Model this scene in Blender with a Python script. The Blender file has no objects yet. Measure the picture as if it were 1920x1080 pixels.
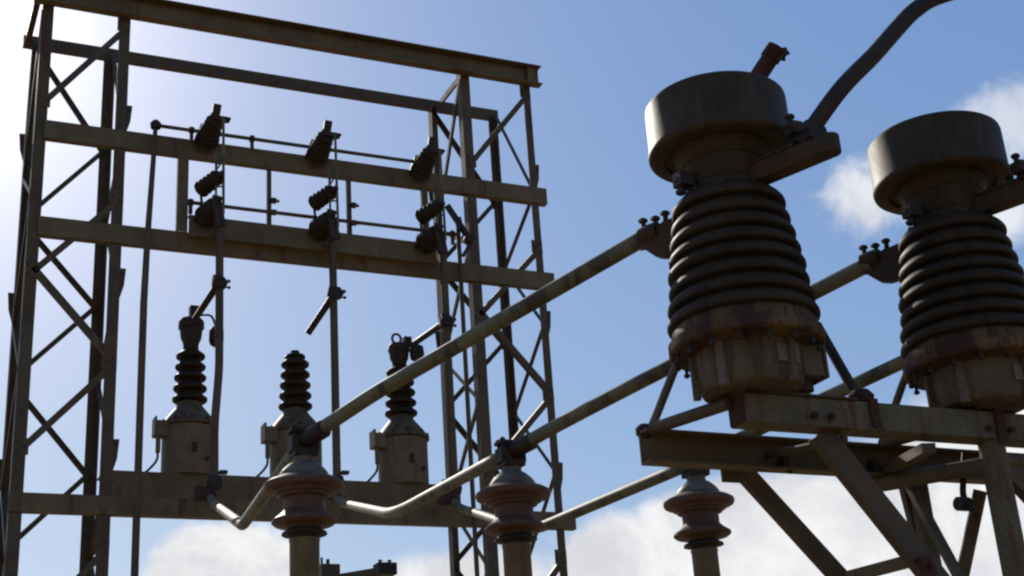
import bpy, math, random
from mathutils import Vector, Matrix
random.seed(4)
S = bpy.context.scene
COL = S.collection

# ------------------------------------------------------------------ camera
FPX = 2666.5                       # focal length in photo pixels (1920 wide)
ROT = Matrix(((0.91100694, -0.40736847, -0.06418826),      # rows: camera right / up / back in world axes
              (-0.09641354, -0.3616749, 0.92730796),
              (-0.40096233, -0.83859537, -0.36875441)))
EYE = Vector((0, 0, 1.6))
cam = bpy.data.cameras.new('camera'); co = bpy.data.objects.new('camera', cam); COL.objects.link(co)
cam.sensor_width = 36; cam.lens = 36 * FPX / 1920; cam.clip_end = 5000
co.matrix_world = Matrix.Translation(EYE) @ ROT.transposed().to_4x4()
S.camera = co

def ray(x, y):
    return ROT.transposed() @ Vector(((x - 960) / FPX, -(y - 540) / FPX, -1))
def onY(x, y, Y):                  # survey point on the vertical plane at distance Y
    d = ray(x, y); return EYE + d * (Y / d.y)
def onZ(x, y, Z):
    d = ray(x, y); return EYE + d * ((Z - EYE.z) / d.z)

# ------------------------------------------------------------------ light, sky
SUN_EL, SUN_AZ = math.radians(32.0), math.radians(-1.0)      # azimuth from +Y towards +X
sd = Vector((math.sin(SUN_AZ) * math.cos(SUN_EL), math.cos(SUN_AZ) * math.cos(SUN_EL), math.sin(SUN_EL)))
sun = bpy.data.lights.new('sun', 'SUN'); so = bpy.data.objects.new('sun', sun); COL.objects.link(so)
sun.energy = 5.0; sun.angle = math.radians(0.55); sun.color = (1, .93, .82)
so.rotation_euler = sd.to_track_quat('Z', 'Y').to_euler()
S.view_settings.view_transform = 'Standard'; S.view_settings.look = 'None'
S.view_settings.exposure = 0.0; S.view_settings.gamma = 1
S.cycles.filter_width = 2.3 if hasattr(S.cycles, 'filter_width') else 1.5
S.cycles.max_bounces = 6; S.cycles.use_denoising = True

W = bpy.data.worlds.new('World'); S.world = W; W.use_nodes = True
nt = W.node_tree; nt.nodes.clear()
class G:                           # tiny node-graph helper
    def __init__(s, nt): s.nt = nt
    def n(s, t, **k):
        o = s.nt.nodes.new(t)
        for a, b in k.items(): setattr(o, a, b)
        return o
    def put(s, i, v):
        if isinstance(v, bpy.types.NodeSocket): s.nt.links.new(v, i)
        else: i.default_value = v
    def m(s, op, a, b=0.0, c=None, clamp=False):
        o = s.n('ShaderNodeMath', operation=op, use_clamp=clamp); s.put(o.inputs[0], a); s.put(o.inputs[1], b)
        if c is not None: s.put(o.inputs[2], c)
        return o.outputs[0]
    def dot(s, a, v):
        o = s.n('ShaderNodeVectorMath', operation='DOT_PRODUCT'); s.put(o.inputs[0], a); o.inputs[1].default_value = v
        return o.outputs['Value']
    def mix(s, f, a, b):
        o = s.n('ShaderNodeMix', data_type='RGBA'); s.put(o.inputs[0], f); s.put(o.inputs[6], a); s.put(o.inputs[7], b)
        return o.outputs[2]
    def smooth(s, v, a, b):
        o = s.n('ShaderNodeMapRange', interpolation_type='SMOOTHSTEP'); s.put(o.inputs[0], v)
        o.inputs[1].default_value = a; o.inputs[2].default_value = b
        return o.outputs[0]
    def noise(s, vec, sc, det=5, rough=.55, dist=0):
        o = s.n('ShaderNodeTexNoise'); s.put(o.inputs['Vector'], vec); o.inputs['Scale'].default_value = sc
        o.inputs['Detail'].default_value = det; o.inputs['Roughness'].default_value = rough
        o.inputs['Distortion'].default_value = dist
        return o.outputs[0]
g = G(nt)
tc = g.n('ShaderNodeTexCoord').outputs['Generated']
nrm = g.n('ShaderNodeVectorMath', operation='NORMALIZE'); nt.links.new(tc, nrm.inputs[0]); D = nrm.outputs[0]
sky = g.n('ShaderNodeTexSky', sky_type='NISHITA', sun_disc=False, sun_elevation=SUN_EL, sun_rotation=SUN_AZ,
          air_density=1.0, dust_density=0.25, ozone_density=2.0, altitude=0)
tint = g.n('ShaderNodeVectorMath', operation='MULTIPLY'); nt.links.new(sky.outputs[0], tint.inputs[0]); tint.inputs[1].default_value = (0.91, 0.745, 0.49)
lift = g.n('ShaderNodeVectorMath', operation='ADD'); nt.links.new(tint.outputs[0], lift.inputs[0]); lift.inputs[1].default_value = (.80, 1.98, 5.3)   # clear blue that stays even towards the horizon
skyc = lift.outputs[0]
# bright aureole that the air itself shows round the sun
cs = g.m('MAXIMUM', g.dot(D, sd), 0.0)
au = g.m('ADD', g.m('MULTIPLY', g.m('POWER', cs, 20.0), 2.5),
         g.m('ADD', g.m('MULTIPLY', g.m('POWER', cs, 90.0), 8.0), g.m('MULTIPLY', g.m('POWER', cs, 500.0), 16.0)))
auc = g.n('ShaderNodeVectorMath', operation='SCALE'); auc.inputs[0].default_value = (1.0, .90, .80); g.put(auc.inputs['Scale'], au)
add = g.n('ShaderNodeVectorMath', operation='ADD'); nt.links.new(skyc, add.inputs[0]); nt.links.new(auc.outputs[0], add.inputs[1])
base = add.outputs[0]
# clouds: soft elliptical banks broken up by noise, fixed in the sky
def cloud(cx, cy, a, b, k=.55, lo=-.15, hi=.35, sc=9):
    c = ray(cx, cy).normalized(); up = Vector((0, 0, 1)); e1 = c.cross(up).normalized(); e2 = e1.cross(c).normalized()
    u = g.m('DIVIDE', g.dot(D, e1), a / FPX); v = g.m('DIVIDE', g.dot(D, e2), b / FPX)
    r = g.m('SQRT', g.m('ADD', g.m('MULTIPLY', u, u), g.m('MULTIPLY', v, v)))
    n = g.m('MULTIPLY', g.m('SUBTRACT', g.noise(D, sc, 7, .6, .3), .5), k * 2)
    val = g.m('ADD', g.m('SUBTRACT', 1.0, r), n)
    front = g.m('GREATER_THAN', g.dot(D, c), 0.0)
    return g.m('MULTIPLY', g.smooth(val, lo, hi), front)
cl = [cloud(430, 1085, 160, 100, .5, -.1, .16, 16),
      cloud(1500, 1120, 560, 215, .42, -.08, .14, 12),
      cloud(860, 1110, 190, 95, .45, -.1, .35, 10),
      cloud(1900, 900, 330, 190, .35, -.1, .3, 9),
      g.m('MULTIPLY', cloud(1630, 372, 95, 95, .95, .0, .75, 26), .8),
      g.m('MULTIPLY', cloud(1890, 240, 130, 85, 1.0, 0, .8, 26), .6),
      g.m('MULTIPLY', cloud(1890, 400, 90, 70, .8, 0, .8, 18), .8)]
mask = cl[0]
for c in cl[1:]: mask = g.m('MAXIMUM', mask, c)
shade = g.smooth(g.noise(D, 9, 7, .62, .5), .36, .62)
ccol = g.mix(shade, (8.7, 8.75, 9.2, 1), (11.9, 11.9, 12.0, 1))
final = g.mix(mask, base, ccol)
bg = g.n('ShaderNodeBackground'); nt.links.new(final, bg.inputs[0]); bg.inputs[1].default_value = 0.08
nt.links.new(bg.outputs[0], g.n('ShaderNodeOutputWorld').inputs[0])

# ------------------------------------------------------------------ materials
def mat(name, c1, c2, rough=.6, metal=0.0, scale=6.0, rust=None, rust_at=.62, bump=.15, fine=60, spec=.2):
    m = bpy.data.materials.new(name); m.use_nodes = True; t = m.node_tree; q = G(t)
    b = t.nodes['Principled BSDF']; oi = q.n('ShaderNodeObjectInfo').outputs['Random']; va = q.n('ShaderNodeVectorMath', operation='ADD'); t.links.new(q.n('ShaderNodeTexCoord').outputs['Object'], va.inputs[0])
    t.links.new(q.m('MULTIPLY', oi, 37.0), va.inputs[1]); v = va.outputs[0]
    n1 = q.noise(v, scale, 6, .65, .6); n2 = q.noise(v, fine, 4, .6)
    c = q.mix(q.smooth(n1, .35, .65), (*c1, 1), (*c2, 1))
    c = q.mix(q.m('MULTIPLY', q.smooth(n2, .4, .75), .45), c, tuple(x * .55 for x in c1) + (1,))
    if rust:
        mp = q.n('ShaderNodeMapping'); t.links.new(v, mp.inputs[0]); mp.inputs['Scale'].default_value = (1.3, 1.3, .22)
        n3 = q.noise(mp.outputs[0], scale * 1.7, 7, .7, .8)
        c = q.mix(q.smooth(n3, rust_at - .06, rust_at + .08), c, (*rust, 1))
    t.links.new(c, b.inputs['Base Color'])
    b.inputs['Metallic'].default_value = metal; b.inputs['Specular IOR Level'].default_value = spec
    r = q.m('ADD', rough - .12, q.m('MULTIPLY', n1, .25)); t.links.new(r, b.inputs['Roughness'])
    bp = q.n('ShaderNodeBump'); bp.inputs['Strength'].default_value = bump; bp.inputs['Distance'].default_value = .004
    t.links.new(n2, bp.inputs['Height']); t.links.new(bp.outputs[0], b.inputs['Normal'])
    return m
M = dict(
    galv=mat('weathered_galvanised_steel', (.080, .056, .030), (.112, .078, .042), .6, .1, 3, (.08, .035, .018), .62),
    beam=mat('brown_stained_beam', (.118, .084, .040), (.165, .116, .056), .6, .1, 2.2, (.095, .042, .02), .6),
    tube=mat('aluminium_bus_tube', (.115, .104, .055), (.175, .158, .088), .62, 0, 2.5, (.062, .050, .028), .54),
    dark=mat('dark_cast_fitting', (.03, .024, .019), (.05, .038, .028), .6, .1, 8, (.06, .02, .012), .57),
    porc=mat('brown_glazed_porcelain', (.030, .020, .010), (.050, .031, .015), .6, 0, 5, (.022, .016, .009), .56, bump=.08, spec=.12),
    redp=mat('red_brown_glazed_porcelain', (.095, .049, .031), (.135, .069, .043), .55, 0, 9, bump=.03),
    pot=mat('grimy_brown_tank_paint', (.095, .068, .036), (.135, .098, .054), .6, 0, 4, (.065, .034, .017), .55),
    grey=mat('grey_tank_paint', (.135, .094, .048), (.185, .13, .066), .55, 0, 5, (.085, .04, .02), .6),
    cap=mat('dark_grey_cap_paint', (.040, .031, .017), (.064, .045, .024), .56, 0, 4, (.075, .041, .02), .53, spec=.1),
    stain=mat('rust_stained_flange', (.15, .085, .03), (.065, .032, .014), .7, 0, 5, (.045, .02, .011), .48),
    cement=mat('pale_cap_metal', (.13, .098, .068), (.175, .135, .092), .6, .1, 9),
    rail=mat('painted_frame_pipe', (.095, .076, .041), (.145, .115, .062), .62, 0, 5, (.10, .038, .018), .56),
    green=mat('green_plug', (.22, .27, .09), (.3, .33, .14), .5),
    rustm=mat('rusty_iron', (.07, .026, .015), (.045, .018, .011), .75, 0, 12),
    gravel=mat('pale_gravel', (.21, .145, .08), (.26, .185, .105), .9, 0, .6, bump=.6, fine=25),
)

# ------------------------------------------------------------------ mesh helpers
def basis(d, hint=Vector((0, 0, 1))):
    d = d.normalized()
    if abs(d.dot(hint)) > .97: hint = Vector((1, 0, 0))
    a = d.cross(hint).normalized(); return d, a, a.cross(d).normalized()
class MB:
    def __init__(s): s.v = []; s.f = []
    def ext(s, prof, p, q, ax, ay, prof2=None):      # sweep a 2-D profile from p to q
        p, q = Vector(p), Vector(q); n = len(prof); b = len(s.v); prof2 = prof2 or prof
        s.v += [p + ax * x + ay * y for x, y in prof] + [q + ax * x + ay * y for x, y in prof2]
        s.f += [(b + i, b + (i + 1) % n, b + n + (i + 1) % n, b + n + i) for i in range(n)]
        s.f += [tuple(b + i for i in reversed(range(n))), tuple(b + n + i for i in range(n))]
        return s
    def box(s, c, sx, sy, sz):
        c = Vector(c)
        return s.ext([(-sx/2, -sy/2), (sx/2, -sy/2), (sx/2, sy/2), (-sx/2, sy/2)], c - Vector((0, 0, sz/2)), c + Vector((0, 0, sz/2)), Vector((1, 0, 0)), Vector((0, 1, 0)))
    def bar(s, p, q, w, h, hint=Vector((0, 0, 1))):
        p, q = Vector(p), Vector(q); d, a, u = basis(q - p, hint)
        return s.ext([(-w/2, -h/2), (w/2, -h/2), (w/2, h/2), (-w/2, h/2)], p, q, a, u)
    def ell(s, p, q, w, t, ax, ay):                  # L section with its corner on the line p-q
        return s.ext([(0, 0), (w, 0), (w, t), (t, t), (t, w), (0, w)], p, q, Vector(ax), Vector(ay))
    def chan(s, p, q, h, fl, t, ax, ay):             # C section: web h along ay, flanges fl along ax
        return s.ext([(0, -h/2), (fl, -h/2), (fl, -h/2 + t), (t, -h/2 + t), (t, h/2 - t), (fl, h/2 - t), (fl, h/2), (0, h/2)], p, q, Vector(ax), Vector(ay))
    def tube(s, pts, r, n=16, cap=True):
        pts = [Vector(p) for p in pts]; rs = r if isinstance(r, (list, tuple)) else [r] * len(pts)
        b = len(s.v); d0, a, u = basis(pts[1] - pts[0])
        for i, p in enumerate(pts):
            t = (pts[min(i + 1, len(pts) - 1)] - pts[max(i - 1, 0)]).normalized()
            a = (a - t * a.dot(t)).normalized(); u = t.cross(a)
            for k in range(n):
                th = 2 * math.pi * k / n; s.v.append(p + (a * math.cos(th) + u * math.sin(th)) * rs[i])
        for i in range(len(pts) - 1):
            for k in range(n):
                k2 = (k + 1) % n; s.f.append((b + i*n + k, b + i*n + k2, b + (i+1)*n + k2, b + (i+1)*n + k))
        if cap: s.f += [tuple(b + k for k in reversed(range(n))), tuple(b + (len(pts)-1)*n + k for k in range(n))]
        return s
    def lathe(s, prof, o=(0, 0, 0), axis=Vector((0, 0, 1)), n=48):   # prof: (radius, height) list
        o = Vector(o); d, a, u = basis(Vector(axis)); b = len(s.v)
        for r, h in prof:
            for k in range(n):
                th = 2 * math.pi * k / n; s.v.append(o + d * h + (a * math.cos(th) + u * math.sin(th)) * max(r, 1e-4))
        m = len(prof)
        for i in range(m - 1):
            for k in range(n):
                k2 = (k + 1) % n; s.f.append((b + i*n + k, b + i*n + k2, b + (i+1)*n + k2, b + (i+1)*n + k))
        s.f += [tuple(b + k for k in reversed(range(n))), tuple(b + (m-1)*n + k for k in range(n))]
        return s
    def bolt(s, p, d, r=.012, L=.03):
        d = Vector(d).normalized(); p = Vector(p)
        s.tube([p - d * L, p + d * L], r * .55, 8)
        for e in (-1, 1): s.tube([p + d * (L*.5*e), p + d * (L*.85*e)], r, 6)
        return s
    def build(s, name, m, parent=None, bevel=0):
        off = parent_world(parent); me = bpy.data.meshes.new(name)
        me.from_pydata([v - off for v in s.v], [], s.f); me.update()
        import bmesh
        bm = bmesh.new(); bm.from_mesh(me); bmesh.ops.recalc_face_normals(bm, faces=bm.faces); bm.to_mesh(me); bm.free()
        me.polygons.foreach_set('use_smooth', [True] * len(me.polygons)); me.set_sharp_from_angle(angle=math.radians(38))
        me.materials.append(M[m]); o = bpy.data.objects.new(name, me); COL.objects.link(o)
        if parent: o.parent = parent
        else: recentre(o)
        if bevel:
            b = o.modifiers.new('bevel', 'BEVEL'); b.width = bevel; b.segments = 2; b.limit_method = 'ANGLE'
        return o
def parent_world(p):
    v = Vector((0, 0, 0))
    while p: v += p.location; p = p.parent
    return v
def recentre(o):
    vs = [v.co for v in o.data.vertices]; c = Vector((sum(v.x for v in vs), sum(v.y for v in vs), 0)) / len(vs); c.z = min(v.z for v in vs)
    o.data.transform(Matrix.Translation(-c)); o.location = c
def tag(o, label, cat, group=None):
    o['label'] = label; o['category'] = cat
    if group: o['group'] = group
    return o
def thing(name, loc, label, cat, group=None):
    o = bpy.data.objects.new(name, None); o.empty_display_size = .1; COL.objects.link(o); o.location = loc
    return tag(o, label, cat, group)
def dup(root, loc, label):
    r = root.copy(); COL.objects.link(r); r.location = loc; r['label'] = label
    def rec(a, b):
        for ch in list(a.children):
            c = ch.copy(); COL.objects.link(c); c.parent = b; rec(ch, c)
    rec(root, r); return r
X, Y, Z = Vector((1, 0, 0)), Vector((0, 1, 0)), Vector((0, 0, 1))
def curve(pts, n=6):               # Catmull-Rom through points
    P = [Vector(p) for p in pts]; P = [2*P[0] - P[1]] + P + [2*P[-1] - P[-2]]; out = []
    for i in range(1, len(P) - 2):
        for k in range(n):
            t = k / n; a, b, c, d = P[i-1:i+3]
            out.append(.5 * ((2*b) + (c - a)*t + (2*a - 5*b + 4*c - d)*t*t + (3*b - a - 3*c + d)*t**3))
    return out + [P[-2]]
def filleted(pts, r=.12, n=5):     # straight runs with rounded corners
    P = [Vector(p) for p in pts]; out = [P[0]]
    for i in range(1, len(P) - 1):
        ra, rb = min(r, (P[i-1]-P[i]).length*.45), min(r, (P[i+1]-P[i]).length*.45)
        a = P[i] + (P[i-1] - P[i]).normalized() * ra; b = P[i] + (P[i+1] - P[i]).normalized() * rb
        for k in range(n + 1):
            t = k / n; out.append(a*(1-t)**2 + P[i]*2*t*(1-t) + b*t*t)
    return out + [P[-1]]

# ------------------------------------------------------------------ ground
gb = MB(); gb.v = [Vector((x, y, 0)) for x, y in ((-1500, -1500), (1500, -1500), (1500, 1500), (-1500, 1500))]; gb.f = [(0, 1, 2, 3)]
gr = gb.build('ground', 'gravel'); gr['kind'] = 'structure'

# ------------------------------------------------------------------ gantry towers
YF, YR = 12.76, 13.76              # front and rear face of both towers
LW, LT = .11, .011
def tower(x0, x1, label):
    t = thing('lattice_tower', ((x0 + x1)/2, (YF + YR)/2, 0), label, 'lattice tower', 'lattice towers of the gantry')
    top = 9.96
    for x, sx in ((x0, 1), (x1, -1)):
        for y, sy in ((YF, 1), (YR, -1)):
            w = LW if not (x == x1 and x1 > 4) else .085
            MB().ell((x, y, 0), (x, y, top if y == YF else 9.86), w, LT, X * sx, Y * sy).build('leg', 'galv', t)
    F = [9.66, 8.67, 7.73, 6.89, 6.04, 5.2, 4.33, 3.45, 2.6, 1.7, .8]
    R = [9.84, 8.70, 7.81, 6.95, 6.12, 5.22, 4.42, 3.5, 2.65, 1.75, .85]
    def brace(p, q, w, nrm):
        p, q = Vector(p), Vector(q); d = (q - p).normalized(); a = nrm.cross(d).normalized()
        MB().ell(p, q, w, .006, a, nrm * -1).build('brace', 'galv', t)
    xi0, xi1 = x0 + .05, x1 - .05
    for i in range(len(F) - 1):
        if i in (1, 5): continue
        a, b = (xi1, xi0) if i % 2 == 0 else (xi0, xi1)
        brace((a, YF - .0065, F[i]), (b, YF - .0065, F[i+1] + (0 if i else 0)), .062, -Y)
    for i in range(len(R) - 1):
        a, b = (xi0, xi1) if i % 2 == 0 else (xi1, xi0)
        brace((a, YR + .004, R[i]), (b, YR + .004, R[i+1]), .05, Y)
    SB = [9.9, 8.42, 7.85, 6.85, 6.12, 5.22, 4.4, 3.5, 2.6, 1.7, .8]
    for i in range(len(SB) - 1):
        for x, s, off in ((x0, -1, .18), (x1, 1, 0)):
            a, b = (YR - .05, YF + .05) if (i % 2 == 0) == (s > 0) else (YF + .05, YR - .05)
            z0, z1 = SB[i] - (off if s < 0 else 0), SB[i+1] - (off if s < 0 else 0)
            brace((x + .004 * s, a, z0), (x + .004 * s, b, z1), .045, X * s)
    for i, z in enumerate((8.66, 6.9, 5.22)):        # gusset plates that stand proud of the outer legs
        for x, s, yy in ((x0, -1, YR - .03), (x1, 1, YF + .03)):
            o = .02 if s < 0 else 0
            m = MB(); m.ext([(0, 0), (.055*s, 0), (.04*s, -.18), (0, -.32)], (x + .001*s, yy - .005, z + .1 + o), (x + .001*s, yy + .005, z + .1 + o), X, Z)
            m.bolt((x + .03*s, yy, z + .05), Y, .014, .025)
            m.build('gusset_plate', 'galv', t)
    for i, z in enumerate(F[:8]):
        x = xi1 if i % 2 == 0 else xi0; sx = -1 if i % 2 == 0 else 1
        m = MB().box((x + .015*sx, YF - .003, z), .13, .005, .15)
        for dx, dz in ((-.03, .045), (.035, .0), (-.03, -.045)): m.bolt((x + dx*sx + .01*sx, YF - .008, z + dz), Y, .012, .02)
        m.build('gusset_plate', 'galv', t)
    for i, z in enumerate(R[:8]):
        x = xi0 if i % 2 == 0 else xi1; sx = 1 if i % 2 == 0 else -1
        m = MB().box((x + .01*sx, YR + .0015, z), .11, .004, .13)
        for dz in (.04, -.04): m.bolt((x + .01*sx, YR, z + dz), Y, .011, .018)
        m.build('gusset_plate', 'galv', t)
    for z in ():
        m = MB(); m.box((x1 - .05, YF - .012, z), .09, .008, .12); m.build('gusset_plate', 'galv', t)
    return t
tower(1.15, 2.01, 'steel lattice tower at the left, glare behind it, carrying the left beam ends')
tower(5.64, 6.50, 'slim steel lattice tower at the right end of the beams, behind the bus tubes')

def beam(p, q, h, fl, m, label, side=1, t=.012, name='steel_beam', stiff=()):
    b = MB().chan(p, q, h, fl, t, Y * side, Z)
    for x in stiff: b.bar((x, p[1] + side*fl*.5, p[2] - h/2 + t), (x, p[1] + side*fl*.5, p[2] + h/2 - t), .012, fl*.9)
    return tag(b.build(name, m), label, 'beam', 'beams of the gantry')
beam((1.06, YF - .012, 9.85), (6.61, YF - .012, 9.85), .24, .11, 'beam', 'topmost brown channel beam running across the front of the gantry', -1, stiff=(1.2, 6.5))
beam((1.07, YR + .012, 9.915), (6.56, YR + .012, 9.915), .13, .07, 'galv', 'thinner rear top beam just below the topmost beam', 1)
beam((1.24, YF - .02, 8.355), (6.60, YF - .02, 8.355), .19, .085, 'beam', 'second beam from the top carrying the three upper switch insulators', 1)
beam((1.24, YF - .02, 7.335), (6.61, YF - .02, 7.335), .19, .085, 'beam', 'middle beam across both towers under the lower switch insulators', 1)
beam((2.62, YF - .12, 7.465), (5.20, YF - .12, 7.455), .22, .07, 'beam', 'short switch support beam lying on top of the middle beam', 1)
beam((1.14, YF - .02, 4.70), (6.63, YF - .02, 4.70), .17, .085, 'beam', 'lowest front beam of the gantry passing behind the red brown post insulators', 1)
beam((2.03, 13.42, 5.02), (5.66, 13.42, 5.02), .36, .38, 'beam', 'deep beam with the three voltage transformers standing on it', 1)
for x, y, z in ((1.075, YF + .05, 9.87), (5.7, YF + .05, 9.85)):
    b = MB().ell((x, y - .04, z), (x, YR - .02, z), .07, .008, X, -Z)
    tag(b.build('cross_tie', 'galv'), 'short cross tie joining the two top beams at the ' + ('left tower' if x < 3 else 'right tower'), 'beam')

# posts between beam two and three
def hanger(x, y, z0, z1, w, d, label, m='galv', nuts=()):
    t = thing('hanger_post', (x, y, z0), label, 'post')
    MB().chan((x, y, z0), (x, y, z1), w, d, .008, Y, X).build('post', m, t)
    for z in nuts:
        b = MB().box((x + .04, y - .02, z), .05, .05, .045); b.bolt((x + .05, y - .02, z), X, .016, .05); b.build('clamp', 'dark', t)
    return t
p = onY(343, 360, YF - .03); hanger(p.x, p.y, 7.43, 8.26, .105, .06, 'wide flat post between second and middle beam near the left tower', 'beam')
p = onY(505, 375, YF - .05); hanger(p.x, p.y, 7.57, 8.26, .045, .03, 'thin post between the beams, between first and second switch', 'galv', (7.73, 7.86))
p = onY(655, 390, YF - .05); hanger(p.x, p.y, 7.55, 8.26, .05, .03, 'thin post with two clamps just right of the second switch', 'galv', (7.72, 7.92))
p = onY(797, 375, YF - .02); hanger(p.x, p.y, 7.5, 8.26, .07, .04, 'narrow post behind the third switch near the right tower', 'galv')

# ------------------------------------------------------------------ insulator profile helpers
def shed_profile(z0, z1, n, core, rim, rim2=None, bead=False):
    rim2 = rim if rim2 is None else rim2; out = [(core, z0)]; p = (z1 - z0) / n
    for i in range(n):
        r = rim + (rim2 - rim) * (i + .5) / n; z = z0 + p * i; c = core + (r - rim) * .9 if rim != rim2 else core
        if bead: c = r - (rim - core)
        if bead:
            r += random.uniform(-.0035, .0035); z += random.uniform(-.05, .05) * p; h = r - c; out += [(c, z + p*.02), (c + h*.62, z + p*.06), (c + h*.92, z + p*.14), (r, z + p*.26), (c + h*.98, z + p*.38), (c + h*.86, z + p*.52), (c + h*.6, z + p*.68), (c + h*.25, z + p*.84), (c, z + p*.96)]; continue
        out += [(c, z + p*.08), (r*.93, z + p*.12), (r*.985, z + p*.2), (r, z + p*.32), (r*.985, z + p*.42), (r*.9, z + p*.52), (c + (r-c)*.35, z + p*.72), (c, z + p*.85)]
    return out + [(out[-1][0], z1)]

# ------------------------------------------------------------------ disconnect switches
def switch(label):
    x = 2.86; t = thing('disconnect_switch', (x, YF - .1, 7.56), label, 'switch', 'disconnect switches on the gantry')
    def stack(name, a, b, r0, r1, n, m='porc'):
        a, b = Vector(a), Vector(b); L = (b - a).length
        return MB().lathe(shed_profile(0, L, n, r0*.78, r0, r1), a, b - a, 28).build(name, m, t)
    # upper: bracket, stack leaning out to the viewer, jaw
    ua, ub = Vector((2.79, YF - .06, 8.42)), onY(404, 222, 12.42)
    m = MB(); m.ext([(-.13, 0), (.12, 0), (.07, .16), (-.07, .16)], (2.79, YF - .05, 8.40), (2.79, YF - .13, 8.43), X, Z); m.build('bracket', 'dark', t)
    stack('upper_insulator', ua, ub, .125, .085, 6)
    tip = onY(408, 196, 12.38)
    j = MB().tube([ub - (ub-ua)*.05, tip], .042, 12); j.bar(ub + X*.02, ub + X*.12 + Z*.0, .05, .05); j.bolt(ub + X*.13, Y, .02, .04); j.build('jaw', 'dark', t)
    # blade of two thin rods
    a0, a1 = onY(419, 222, 12.3), onY(419, 400, 12.3); b0, b1 = onY(405, 285, 12.34), onY(405, 395, 12.34)
    bl = MB().tube([a0, a1], .014, 8).tube([b0, b1], .012, 8)
    for k in (.25, .32, .6): bl.tube([a0.lerp(a1, k + .12), b0.lerp(b1, k)], .009, 6)
    bl.build('blade', 'tube', t)
    # middle insulator that turns the blade
    ma, mb = onY(376, 356, 12.55), onY(410, 330, 12.3)
    stack('rotating_insulator', ma, mb, .088, .08, 5); MB().tube([mb - (mb-ma)*.05, mb + (mb-ma)*.22], .03, 10).build('insulator_cap', 'dark', t); MB().tube([ma, ma + Vector((.02, .02, -.14))], .014, 8).build('drive_link', 'dark', t)
    # lower: bracket and stack
    la, lb = Vector((2.78, YF - .14, 7.56)), onY(405, 385, 12.36)
    m = MB(); m.ext([(-.14, -.05), (.13, -.05), (.1, .09), (-.05, .12)], (2.80, YF - .13, 7.55), (2.80, YF - .20, 7.56), X, Z); m.build('bracket', 'dark', t)
    stack('lower_insulator', la, lb, .125, .095, 5)
    h = MB().tube([lb - (lb-la)*.1, onY(408, 368, 12.32)], .05, 12); h.bar(onY(407, 385, 12.34), onY(414, 425, 12.36), .09, .06, Y)
    h.build('hinge', 'dark', t)
    # guide rod on the left
    g0, g1 = onY(369, 252, 12.62), onY(399, 211, 12.42)
    MB().tube([g0, g1], .011, 6).build('guide_rod', 'tube', t)
    return t
sw1 = switch('disconnect switch nearest the left tower, with its leaning upper insulator and twin blade rods')
sx = sw1.location.copy()
dup(sw1, sx + Vector((1.145, 0, 0)), 'middle disconnect switch of the three on the gantry beams')
dup(sw1, sx + Vector((2.29, 0, -.01)), 'disconnect switch overlapping the right tower legs, rightmost of three')

# operating pipes
def op_pipe(pts, r, label, brackets, name='operating_pipe', zb=.12):
    t = thing(name, pts[0], label, 'pipe', None); MB().tube(pts, r, 12).build('pipe', 'galv', t)
    for b in brackets:
        b = Vector(b); m = MB().bar(b - Z*zb, b + Z*.035, .035, .03, Y); m.lathe([(.032, -.025), (.036, 0), (.032, .025)], b, X, 12); m.build('bracket', 'dark', t)
    return t
yo = 12.62
a, b = onY(292, 235, yo), onY(776, 301, yo); b.z = a.z
op_pipe([a, b], .019, 'thin horizontal operating pipe just above the second beam', [a.lerp(b, k) for k in (.13, .355)])
a2 = onY(352, 379, yo); b2 = onY(862, 438, yo); b2.z = a2.z
op_pipe([a2, b2], .019, 'thin horizontal operating pipe between second and middle beam', [a2.lerp(b2, k) for k in (.01, .97)])
t = thing('operating_pipe', (a.x, yo, 0), 'long vertical operating pipe right of the left tower, running down to the ground', 'pipe')
xl = onY(253, 1060, yo).x
MB().tube([a + Z*.05, Vector((xl + .045, yo, 8.1)), Vector((xl + .015, yo, 7.3)), Vector((xl, yo, 6.6)), Vector((xl, yo, 0))], [.022, .026, .03, .034, .034], 14).build('pipe', 'galv', t)
MB().lathe([(.02, -.05), (.05, -.03), (.055, .02), (.03, .05)], a, Z, 16).build('crank', 'dark', t)
c0, c1 = onY(857, 420, 12.66), onY(892, 1000, 12.66)
t = thing('operating_pipe', (c1.x, 12.66, 0), 'vertical operating rod with crank lever inside the right tower', 'pipe')
xr = (c0.x + c1.x)/2; MB().tube([(xr, 12.66, c0.z), (xr, 12.66, 0)], .024, 12).build('pipe', 'galv', t)
k0 = onY(838, 385, 12.6); k1 = onY(880, 448, 12.62); m = MB().bar(k0, k1, .05, .05); m.lathe([(.05, -.05), (.06, 0), (.05, .05)], k1, Y, 16); m.bar(onY(858, 408, 12.6), onY(863, 430, 12.6), .06, .05, Y)
m.tube([onY(868, 480, 12.62), onY(884, 455, 12.62)], .02, 8); m.build('crank', 'dark', t)

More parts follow.
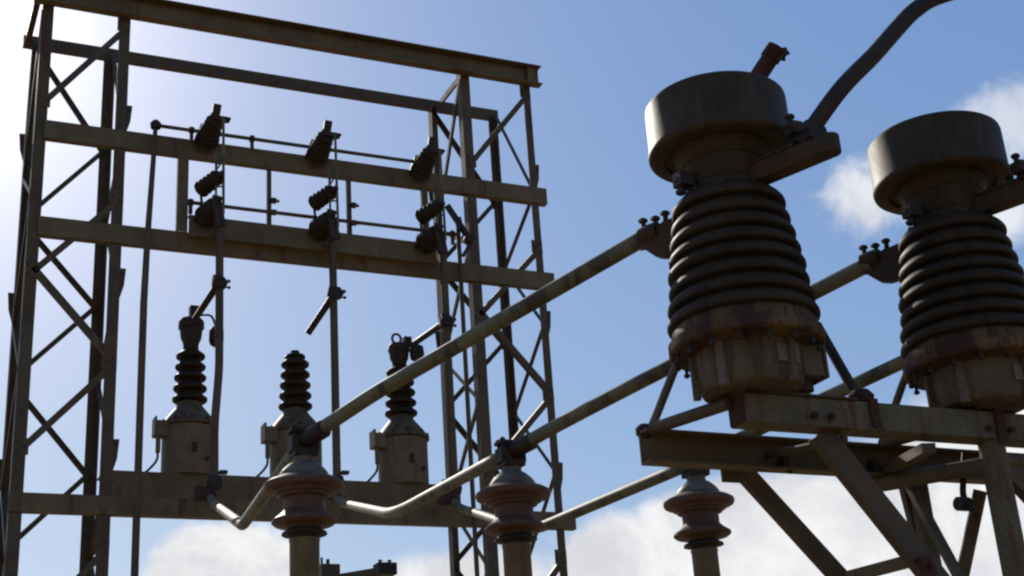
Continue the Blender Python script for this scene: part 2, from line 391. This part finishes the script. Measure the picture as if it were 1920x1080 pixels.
# ------------------------------------------------------------------ drop conductors
YD = 12.56
def clampy(m, p, r=.065):
    p = Vector(p); m.lathe([(r, -.05), (r, .05)], p, Z, 14); m.box(p + X*.03 - Y*.02, .09, .07, .05)
    m.bolt(p + X*.07 + Z*.03, X, .017, .045); m.bolt(p + X*.07 - Z*.035, X, .017, .045); return m
def drop(pts, tap0, tap1, label, lower, zlow):
    t = thing('drop_conductor', pts[-1], label, 'conductor', 'pipes dropping from the switches')
    MB().tube(filleted(pts, .12), .039, 16).build('pipe', 'galv', t)
    m = MB(); clampy(m, tap0); m.bar(Vector(tap0) - X*.02 - Y*.06 + Z*.04, Vector(tap0).lerp(Vector(tap1), .16) - Y*.06, .09, .07); m.build('clamp', 'dark', t)
    MB().tube([tap0, tap1], [.036, .032], 12).build('tap_rod', 'dark', t)
    m = MB().lathe([(.06, -.06), (.075, 0), (.06, .06)], pts[-1], Z, 14); m.box(Vector(pts[-1]) + X*.08 + Z*.1, .07, .06, .03); m.build('lower_clamp', 'dark', t)
    return t
def P(x, y, Y=YD): return onY(x, y, Y)
px1 = [P(412, 425), P(411, 690), P(402, 800), P(402, 905)]
px2 = [P(624, 450), P(629, 905)]; px2[0].x = px2[1].x = P(628, 700).x
px3 = [P(829, 475), P(848, 915)]; px3[0].x = px3[1].x = P(842, 700).x
drop(px1, P(410, 531, YD-.02), P(366, 598, YD + .6), 'slightly bent drop pipe under the left switch with a tap to the left transformer', None, 0)
drop(px2, P(628, 550, YD-.02), P(577, 626, YD + .2), 'straight drop pipe under the middle switch, its tap rod ends in the air', None, 0)
drop(px3, P(836, 603, YD-.02), P(778, 643, YD + .75), 'drop pipe in line with the right tower, its tap rod reaching the right transformer', None, 0)

# ------------------------------------------------------------------ voltage transformers
def vt(x, label, head=True, weight=False, ring=False):
    z0 = 5.20; y = 13.62; t = thing('voltage_transformer', (x, y, z0), label, 'transformer', 'transformers on the deep beam')
    o = Vector((x, y, 0))
    tk = MB().lathe([(.264, z0), (.264, 5.695), (.25, 5.70)], o, Z, 40).build('tank', 'grey', t)
    MB().lathe([(.27, 5.70), (.287, 5.704), (.287, 5.742), (.268, 5.748), (.235, 5.80), (.17, 5.88), (.13, 5.93), (.12, 5.97)], o, Z, 40).build('lid', 'pot', t)
    MB().lathe(shed_profile(5.97, 6.54, 5, .11, .178, .142), o, Z, 36).build('insulator', 'porc', t)
    if ring:
        MB().lathe([(.075, 6.54), (.08, 6.58), (.10, 6.62), (.108, 6.70), (.12, 6.705), (.12, 6.75), (.10, 6.78)], o, Z, 28).build('head', 'dark', t)
        m = MB().box(o + Vector((.09, -.02, 6.82)), .08, .08, .09); m.bolt(o + Vector((.09, -.07, 6.83)), Y, .018, .03); m.build('terminal', 'dark', t)
    elif head:
        MB().lathe([(.075, 6.54), (.08, 6.60), (.105, 6.66), (.115, 6.76), (.13, 6.765), (.13, 6.83), (.11, 6.86)], o, Z, 28).build('head', 'dark', t)
        m = MB().box(o + Vector((.03, 0, 6.92)), .10, .09, .17); m.lathe([(.045, 0), (.045, .06)], o + Vector((.03, 0, 6.96)), Y, 12); m.bolt(o + Vector((.04, -.06, 6.92)), Y, .02, .04); m.build('terminal', 'dark', t)
    else:
        MB().lathe([(.11, 6.54), (.10, 6.56), (.05, 6.58), (.045, 6.61), (.02, 6.615)], o, Z, 24).build('cap', 'dark', t)
    if weight:
        w = MB().tube(curve([o + Vector((.08, -.05, 6.9)), o + Vector((.18, -.1, 6.88)), o + Vector((.235, -.1, 6.75))]), .012, 8)
        w.lathe([(.04, 6.56), (.065, 6.58), (.075, 6.62), (.075, 6.72), (.05, 6.76)], o + Vector((.235, -.1, 0)), Z, 16); w.build('hanging_weight', 'dark', t)
    if ring:
        w = MB().tube([o + Vector((-.03 + .05*math.cos(a), -.02, 6.84 + .055*math.sin(a))) for a in [i*math.pi/8 for i in range(17)]], .014, 8); w.build('lifting_ring', 'dark', t)
        w = MB().lathe([(.04, 6.62), (.07, 6.64), (.08, 6.70), (.07, 6.78), (.03, 6.80)], o + Vector((.16, -.12, -.05)), Z, 16); w.bar(o + Vector((.05, -.06, 6.79)), o + Vector((.17, -.12, 6.74)), .05, .05); w.build('spark_gap', 'dark', t)
    b = MB().box(o + Vector((-.29, -.08, 5.66)), .13, .14, .15); b.box(o + Vector((-.355, -.08, 5.68)), .02, .16, .18); b.tube([o + Vector((-.32, -.1, 5.6)), o + Vector((-.32, -.1, 5.42))], .024, 10)
    tb = b.build('terminal_box', 'grey', t)
    MB().tube(curve([o + Vector((-.32, -.1, 5.44)), o + Vector((-.33, -.1, 5.34)), o + Vector((-.41, -.08, 5.24)), o + Vector((-.47, -.06, 5.20))]), .012, 8).build('cable', 'dark', tb)
    m = MB().box(o + Vector((.0, -.268, 5.45)), .05, .006, .1); m.bolt(o + Vector((.13, -.25, 5.35)), Y, .02, .02); m.build('nameplate', 'dark', tk)
    for k in range(10):
        a = k * math.pi / 5 + .2; MB().bolt(o + Vector((.268*math.cos(a), .268*math.sin(a), 5.74)), Z, .014, .035).build('bolt', 'dark', tk)
    return t
vt(2.87, 'left voltage transformer on the deep beam, wired at the top with a hanging weight', True, True)
vt(3.955, 'middle voltage transformer on the deep beam, bare insulator top and no wire', False)
vt(5.11, 'right voltage transformer on the deep beam, ring on its head, bus tube crossing it', True, False, True)

# ------------------------------------------------------------------ post insulators with pedestals
PY, PZ = 6.85, 3.41
def post(x, label):
    t = thing('post_insulator', (x, PY, 0), label, 'insulator', 'red brown post insulators'); o = Vector((x, PY, 0)); z = PZ
    MB().lathe([(.075, 0), (.075, z - .30), (.078, z - .295), (.078, z - .285)], o, Z, 28).build('pedestal', 'grey', t)
    MB().lathe([(.07, z - .285), (.075, z - .27), (.115, z - .262), (.112, z - .252), (.085, z - .238), (.085, z - .215)], o, Z, 36).build('foot_flange', 'dark', t)
    MB().lathe([(.085, z - .235), (.10, z - .215), (.150, z - .212), (.165, z - .200), (.163, z - .188), (.13, z - .165), (.105, z - .14), (.105, z - .075),
                (.128, z - .074), (.134, z - .066), (.134, z - .060), (.150, z - .057), (.156, z - .050), (.157, z - .040), (.184, z - .038), (.199, z - .030), (.205, z - .016), (.202, z - .002), (.180, z + .012), (.15, z + .024), (.13, z + .034)], o, Z, 56).build('insulator', 'redp', t)
    MB().lathe([(.128, z + .03), (.124, z + .05), (.105, z + .075), (.08, z + .098), (.07, z + .105), (.055, z + .11), (.055, z + .142)], o, Z, 40).build('cap', 'cement', t)
    m = MB().box(o + Vector((0, 0, z + .155)), .12, .12, .03); m.bar(o + Vector((-.05, 0, z + .165)), o + Vector((.05, 0, z + .165)), .1, .03)
    for s in (-1, 1):
        m.box(o + Vector((.055*s, 0, z + .205)), .035, .09, .08); m.bolt(o + Vector((.055*s, -.03, z + .26)), Z, .016, .04); m.bolt(o + Vector((.055*s, .03, z + .26)), Z, .016, .04)
    m.bar(o + Vector((-.075, 0, z + .275)), o + Vector((.075, 0, z + .275)), .09, .018)
    m.build('tube_clamp', 'dark', t); return t
PX = (2.03, 3.196, 4.366)
post(PX[0], 'largest red brown post insulator, at left in front of the middle transformer')
post(PX[1], 'red brown post insulator in the middle of the three, in front of the right tower')
post(PX[2], 'red brown post insulator against the cloud under the left end of the support frame')

# ------------------------------------------------------------------ current transformers
CY, CX0, DX = 4.44, 3.135, 1.175
TD = Vector((-1.1, 2.41, 0)).normalized()          # heading of the bus tubes away from the transformers
def ct(label):
    x = CX0; o = Vector((x, CY, 0)); t = thing('current_transformer', (x, CY, 3.2), label, 'transformer', 'large current transformers')
    MB().lathe([(.17, 4.20), (.20, 4.245), (.205, 4.262), (.235, 4.262), (.24, 4.250), (.292, 4.250), (.300, 4.256), (.304, 4.268), (.304, 4.280), (.299, 4.290), (.298, 4.475), (.295, 4.488), (.285, 4.497), (.12, 4.512), (.0, 4.515)], o, Z, 72).build('expansion_cap', 'cap', t)
    nk = MB().lathe([(.16, 4.02), (.185, 4.03), (.185, 4.055), (.15, 4.065), (.145, 4.10), (.16, 4.12), (.165, 4.20), (.17, 4.21)], o, Z, 48).build('neck', 'cap', t)
    for k in range(12):
        a = k * math.pi / 6; MB().bolt(o + Vector((.172*math.cos(a), .172*math.sin(a), 4.045)), Z, .013, .035).build('bolt', 'dark', nk)
    MB().lathe(shed_profile(3.49, 4.045, 8, .278, .312, .232, True), o, Z, 72).build('insulator', 'porc', t)
    fg = MB().lathe([(.225, 3.375), (.30, 3.385), (.309, 3.395), (.309, 3.43), (.296, 3.436), (.292, 3.47), (.28, 3.49), (.262, 3.50)], o, Z, 72).build('flange', 'stain', t)
    for k in range(16):
        a = k * math.pi / 8 + .1; MB().bolt(o + Vector((.282*math.cos(a), .282*math.sin(a), 3.375)), Z, .013, .03).build('bolt', 'dark', fg)
    MB().lathe([(.17, 3.205), (.195, 3.215), (.205, 3.235), (.210, 3.30), (.214, 3.38)], o, Z, 56).build('tank', 'pot', t)
    for ang in (-2.66, -1.35, -.25, 1.3, 2.7):             # stiffening posts around the tank
        c = o + Vector((math.cos(ang), math.sin(ang), 0)) * .218
        MB().bar(c + Z*3.20, c + Z*3.38, .034, .03, Vector((math.cos(ang), math.sin(ang), 0))).build('rib', 'cement' if ang < -2 else 'pot', t, .003)  # first rib is paler: its sunlit left face is put into the colour
    bx = o + Vector((.20, -.07, 3.34)); m = MB(); m.box(bx, .10, .16, .17); m.box(bx + Vector((.055, 0, 0)), .012, .18, .19); tb = m.build('terminal_box', 'pot', t, .004)
    MB().lathe([(.035, 0), (.035, .05), (.045, .055), (.045, .07)], bx + Vector((0, 0, -.13)), Z, 16).build('cable_gland', 'dark', tb)
    MB().ext([(-.05, -.035), (.05, -.035), (.05, .035), (-.05, .035)], o + Vector((.035, -.2125, 3.31)), o + Vector((.035, -.218, 3.31)), X, Z).build('nameplate', 'cement', t)
    m = MB(); m.box(o + Vector((.02, .04, 3.199)), .22, .22, .012)
    m.build('base_plate', 'galv', t)
    # far terminal: triangular pad with bolts
    c = o + TD * .40 + Z * 4.03; a = o + TD * .12 + Z * 4.01; side = TD.cross(Z).normalized()
    m = MB().ext([(0, -.12), (.19, -.115), (.235, -.10), (.31, -.035), (.345, -.028), (.345, .022), (.24, .04), (0, .06)], a - side*.02, a + side*.02, TD, Z - TD*0.12)
    m.lathe([(.041, -.05), (.044, -.04), (.044, .0), (.041, .04)], c + TD*.0, TD, 16)
    for k, w in ((.09, .0), (.03, .012), (-.02, -.01)): m.bolt(c - TD*k + Z*.045 + side*w, Z, .021, .034)
    m.build('far_terminal', 'cap', t)
    # near terminal: stout bar running out under the cap towards the viewer
    a = o - TD * .08 + Z*4.115; b = o - TD * .49 + Z*4.125
    m = MB(); m.ext([(-.042, -.052), (.042, -.052), (.042, .028), (-.042, .028)], a, b, side, Z)
    m.lathe([(.043, -.052), (.043, .028)], b, Z, 20)
    m.ext([(-.05, -.004), (.05, -.004), (.05, .01), (-.05, .01)], o - TD*.16 + Z*4.146, o - TD*.36 + Z*4.152, side, Z)
    nr = m.build('near_terminal', 'cap', t, .006)
    m = MB()
    for k in (.30, .38, .46): m.bolt(o - TD*k + Z*4.165 + side*.02, Z, .018, .05)
    m.box(o - TD*.42 + Z*4.175, .09, .09, .045); m.build('terminal_block', 'dark', nr)
    # cleat on the left of the neck
    c = onY(1275, 345, CY); m = MB().box(c + Vector((.02, 0, .02)), .07, .06, .06); m.bolt(c + Vector((0, 0, -.01)), Z, .022, .04); m.bolt(c + Vector((.04, .0, -.015)), Z, .018, .04); m.build('cleat', 'dark', t)
    return t, side
t1, side = ct('left large current transformer, drum cap with a dark rusty arm on top')
t2 = dup(t1, t1.location + Vector((DX, 0, .012)), 'large current transformer at the right edge, small cloud beside its drum cap')
a = onY(1400, 150, CY + .12); b = onY(1450, 100, CY + .02); a.z -= .06
m = MB().tube([a, b], .040, 14); m.lathe([(.046, -.03), (.046, .03)], b, b - a, 14); m.bar(b, b + (b-a).normalized()*.02 + X*.055, .03, .03); m.bolt(b + X*.06, (b - a), .016, .025); m.bolt(b, X, .014, .05)
m.build('cap_arm', 'rustm', t1)

# ------------------------------------------------------------------ bus tubes
ZC = PZ + .225
bends = (onY(455, 985, 9.0), onY(738, 965, 9.0), onY(995, 997, 9.0))
lows = (px1[-1], px2[-1], px3[-1])
labs = ('near bus tube rising from the left post insulator to the left current transformer',
        'middle bus tube passing behind the left current transformer',
        'bus tube clamped on the insulator under the support frame, leaving the picture at right')
for i in range(3):
    cx = CX0 + DX * i; pc = Vector((PX[i], PY, ZC)); far = Vector((cx, CY, 4.03)) + TD * .40
    low = lows[i] + Vector((-.06, -.06, -.12)); bd = bends[i]
    t = thing('bus_tube', pc, labs[i], 'bus tube', 'bus tubes between gantry and transformers')
    mid = onY(702, 738, 6.42) if i == 0 else pc.lerp(far, .16) + Z * .015
    pts = [low, low + Vector((-.02, -.12, -.10)), bd, pc + (bd - pc).normalized()*.0, mid, far]
    MB().tube(filleted([low, low + Vector((0, -.15, -.12)), bd, pc, mid, far], (.10, .45, .3)[i], 8), .037, 20).build('tube', 'tube', t)
    j = MB(); c = low.copy(); j.lathe([(.05, -.08), (.06, 0), (.05, .08)], c, Vector((0, -.8, -.6)), 16); j.box(c + X*-.08, .1, .08, .12); j.build('gantry_clamp', 'rustm', t)
    j = MB(); e = pc + (far - pc).normalized() * .16; j.tube([pc + (far-pc).normalized()*.02, e], .047, 18); j.build('sleeve', 'dark', t)
# tube leaving the near terminal of each current transformer, bending upwards
near = Vector((CX0, CY, 4.16)) - TD * .44
q = [near + Z*.03 + TD*.04, Vector((3.432, 3.98, 4.375)), Vector((3.589, 3.935, 4.533)), Vector((3.709, 3.90, 4.664)), Vector((3.80, 3.87, 4.755)), Vector((3.92, 3.84, 4.83)), Vector((4.15, 3.8, 4.90)), Vector((4.6, 3.7, 4.93))]
t = thing('riser_tube', near, 'thick bent tube rising from the left current transformer out of the top edge', 'tube', 'tubes leaving the current transformers')
MB().tube(curve(q, 7), .035, 20).build('tube', 'dark', t)
m = MB(); m.lathe([(.042, -.05), (.05, 0), (.042, .05)], q[0], (q[1] - q[0]), 16); m.box(q[0] - X*.06 + Z*.02, .05, .06, .05); m.bolt(q[0] - X*.07 + Z*.05, Z, .02, .035); m.build('clamp', 'dark', t)
dup(t, t.location + Vector((DX, 0, 0)), 'tube clamped on the right current transformer at the right edge')

# ------------------------------------------------------------------ support frame under the current transformers
RZ = 3.135
t = thing('support_frame', (4.3, CY, 0), 'steel pipe and channel frame on a post carrying the large current transformers', 'frame')
MB().chan((3.05, CY - .06, RZ), (7.2, CY - .06, RZ), .118, .11, .010, Y, Z).build('front_rail', 'rail', t, .004)
MB().box((3.045, CY - .005, RZ), .008, .10, .112).build('end_plate', 'rustm', t)
for xx in (3.36, 3.44, 4.24, 4.36, 4.46):
    MB().bolt((xx, CY - .063, RZ - .02), Y, .016, .022).build('bolt', 'rustm', t)
m = MB().ext([(0, 0), (.10, 0), (.085, .09), (.03, .10), (.0, .03)], (3.055, CY - .075, 3.19), (3.055, CY - .045, 3.19), X, Z); m.bolt((3.10, CY - .08, 3.24), Y, .014, .02); m.build('lug', 'rustm', t)
MB().bar((3.07, CY - .09, 3.262), (2.96, CY + .08, 3.215), .045, .008).build('tie', 'cement', t)  # pale flat bar put in for the sunlit strip along the tie flange
m = MB(); m.box((3.33, CY - .0, 3.1985), .5, .15, .007); m.build('top_plate', 'galv', t)
rb0, rb1 = Vector((2.87, 4.90, 3.10)), Vector((7.0, 4.90, 3.09))
MB().chan(rb0, rb1, .14, .07, .009, -Y, Z).build('rear_rail', 'beam', t)
m = MB().lathe([(.02, -.03), (.036, -.01), (.036, .015), (.02, .03)], rb0 + Vector((.03, 0, .075)), Z, 16); m.build('joint', 'dark', t)
for k in range(4):                                 # ties between the rails and thin struts at each transformer
    x = 3.0 + DX * k
    MB().tube([(x - .08, 4.88, 3.18), (x + .03, 4.46, 3.17)], .026, 12).build('tie', 'galv', t)
    MB().tube([(x - .08, 4.88, 3.18), (x + .05, 4.78, 3.50)], .018, 10).build('strut', 'cement', t)
    n0 = Vector((x + .66, CY, 3.20)); s1 = Vector((x + .62, 4.60, 3.60))
    MB().tube([n0, s1], .022, 10).build('strut', 'dark', t)
    m = MB().lathe([(.03, -.03), (.05, -.015), (.055, .015), (.035, .04)], n0 + Z*.02, Z, 18); m.bar(n0 + Vector((0, -.03, .0)), n0 + Vector((0, -.072, -.0)), .045, .01); m.bar(n0 + Vector((0, -.072, .005)), n0 + Vector((0, -.073, -.115)), .042, .006, Y); m.build('joint', 'rustm', t)
    if k in (1, 3):
        MB().box((x + .135, CY - .0725, 3.13), .05, .005, .15).build('strap', 'rustm', t)
        MB().tube([(x + .13, 4.44, 3.12), (x + .13, 4.44, 0)], .055, 24).build('post', 'rail', t)
        MB().tube([(x + .10, 4.90, 3.02), (x + .10, 4.90, 0)], .045, 20).build('post', 'rail', t)
MB().chan((3.44, CY - .0, 3.08), (4.20, CY - .0, 2.13), .10, .05, .008, Y, Vector((.74, 0, .68))).build('brace', 'galv', t)
MB().chan((3.36, 4.95, 3.10), (4.27, 4.95, 2.14), .075, .045, .008, Y, Vector((.73, 0, .68))).build('brace', 'galv', t)
MB().chan((4.34, CY - .02, 3.0), (5.3, CY - .02, 2.05), .09, .05, .008, Y, Vector((.7, 0, .7))).build('brace', 'galv', t)
MB().tube([(4.28, CY, 2.98), (4.02, 4.93, 3.0)], .036, 14).build('tie', 'rail', t)
MB().tube([(4.30, CY, 3.00), (6.6, CY, 3.00)], .034, 16).build('lower_rail', 'rail', t)
MB().bar(onY(1693, 895, 4.93), onY(1725, 1020, 4.93), .055, .03, Y).build('brace', 'rail', t)
MB().bar(onY(1703, 905, 4.85), onY(1800, 1085, 4.6), .04, .03).build('brace', 'rail', t)
MB().tube([onY(1838, 920, 4.7), onY(1800, 1100, 4.85)], .03, 14).build('brace', 'rail', t)
MB().chan(onY(1600, 1089, 4.9), onY(1750, 1050, 4.5), .07, .04, .006, Z, X).build('tie', 'beam', t)
m = MB(); c = onY(1735, 1062, 4.4); m.ext([(-.04, -.05), (.05, -.04), (.035, .05), (-.035, .035)], c - Y*.005, c + Y*.005, X, Z); m.bolt(c + X*.02, Y, .014, .02); m.bolt(c - X*.03 + Z*.02, Y, .014, .02); m.build('gusset_plate', 'rustm', t)
c = onY(1369, 885, 4.95); m = MB().box(c + Z*.01, .09, .01, .11); m.bolt(c, Y, .014, .03); m.build('gusset_plate', 'galv', t)
for x, y in ((1472, 878), (1690, 905), (1640, 882)):
    c = onY(x, y, 4.86); m = MB().box(c + Z*.02, .03, .04, .06); m.tube([c, c + Vector((.03, 0, -.012))], .014, 8); m.tube([c - X*.02, c + Vector((-.035, 0, .006))], .011, 8); m.build('beam_clip', 'dark', t)
MB().tube([(3.55, CY, 3.05), (3.48, 4.88, 3.10)], .016, 10).build('tie', 'galv', t)
MB().bar((3.95, 4.42, 3.03), (4.08, 4.86, 3.05), .06, .04).build('tie', 'galv', t)
m = MB().tube(curve([onY(1809, 850, 4.6), onY(1806, 900, 4.6), onY(1808, 935, 4.58), onY(1830, 965, 4.5)]), .014, 10); m.build('conduit', 'dark', t)
m = MB(); c = onY(1806, 945, 4.58); m.lathe([(.03, -.03), (.03, .03)], c, X, 14); m.build('conduit_clamp', 'dark', t)

# ------------------------------------------------------------------ switch piece low in the picture
c = onY(615, 1068, 8.6)
t = thing('ground_switch', (c.x, 8.6, 0), 'rusty switch arm with two upright studs at the bottom edge beside the left pedestal', 'switch')
MB().tube([(c.x, 8.6, 0), (c.x, 8.6, c.z - .12)], .06, 18).build('pedestal', 'rail', t)
m = MB().box(c - Z*.04, .12, .12, .13); m.tube([c + Vector((-.04, 0, 0)), c + Vector((-.04, 0, .075))], .008, 8); m.tube([c + Vector((.0, 0, 0)), c + Vector((.0, 0, .065))], .012, 8); m.build('hinge', 'galv', t)
e = onY(722, 1068, 8.2); m = MB().bar(c + Vector((0, 0, -.07)), e - Z*.01, .06, .05); m.build('arm', 'galv', t)
m = MB().box(e, .12, .1, .07); m.bolt(e + Vector((-.03, 0, .04)), Z, .014, .02); m.bolt(e + Vector((.03, 0, .04)), Z, .014, .02); m.build('jaw', 'dark', t)
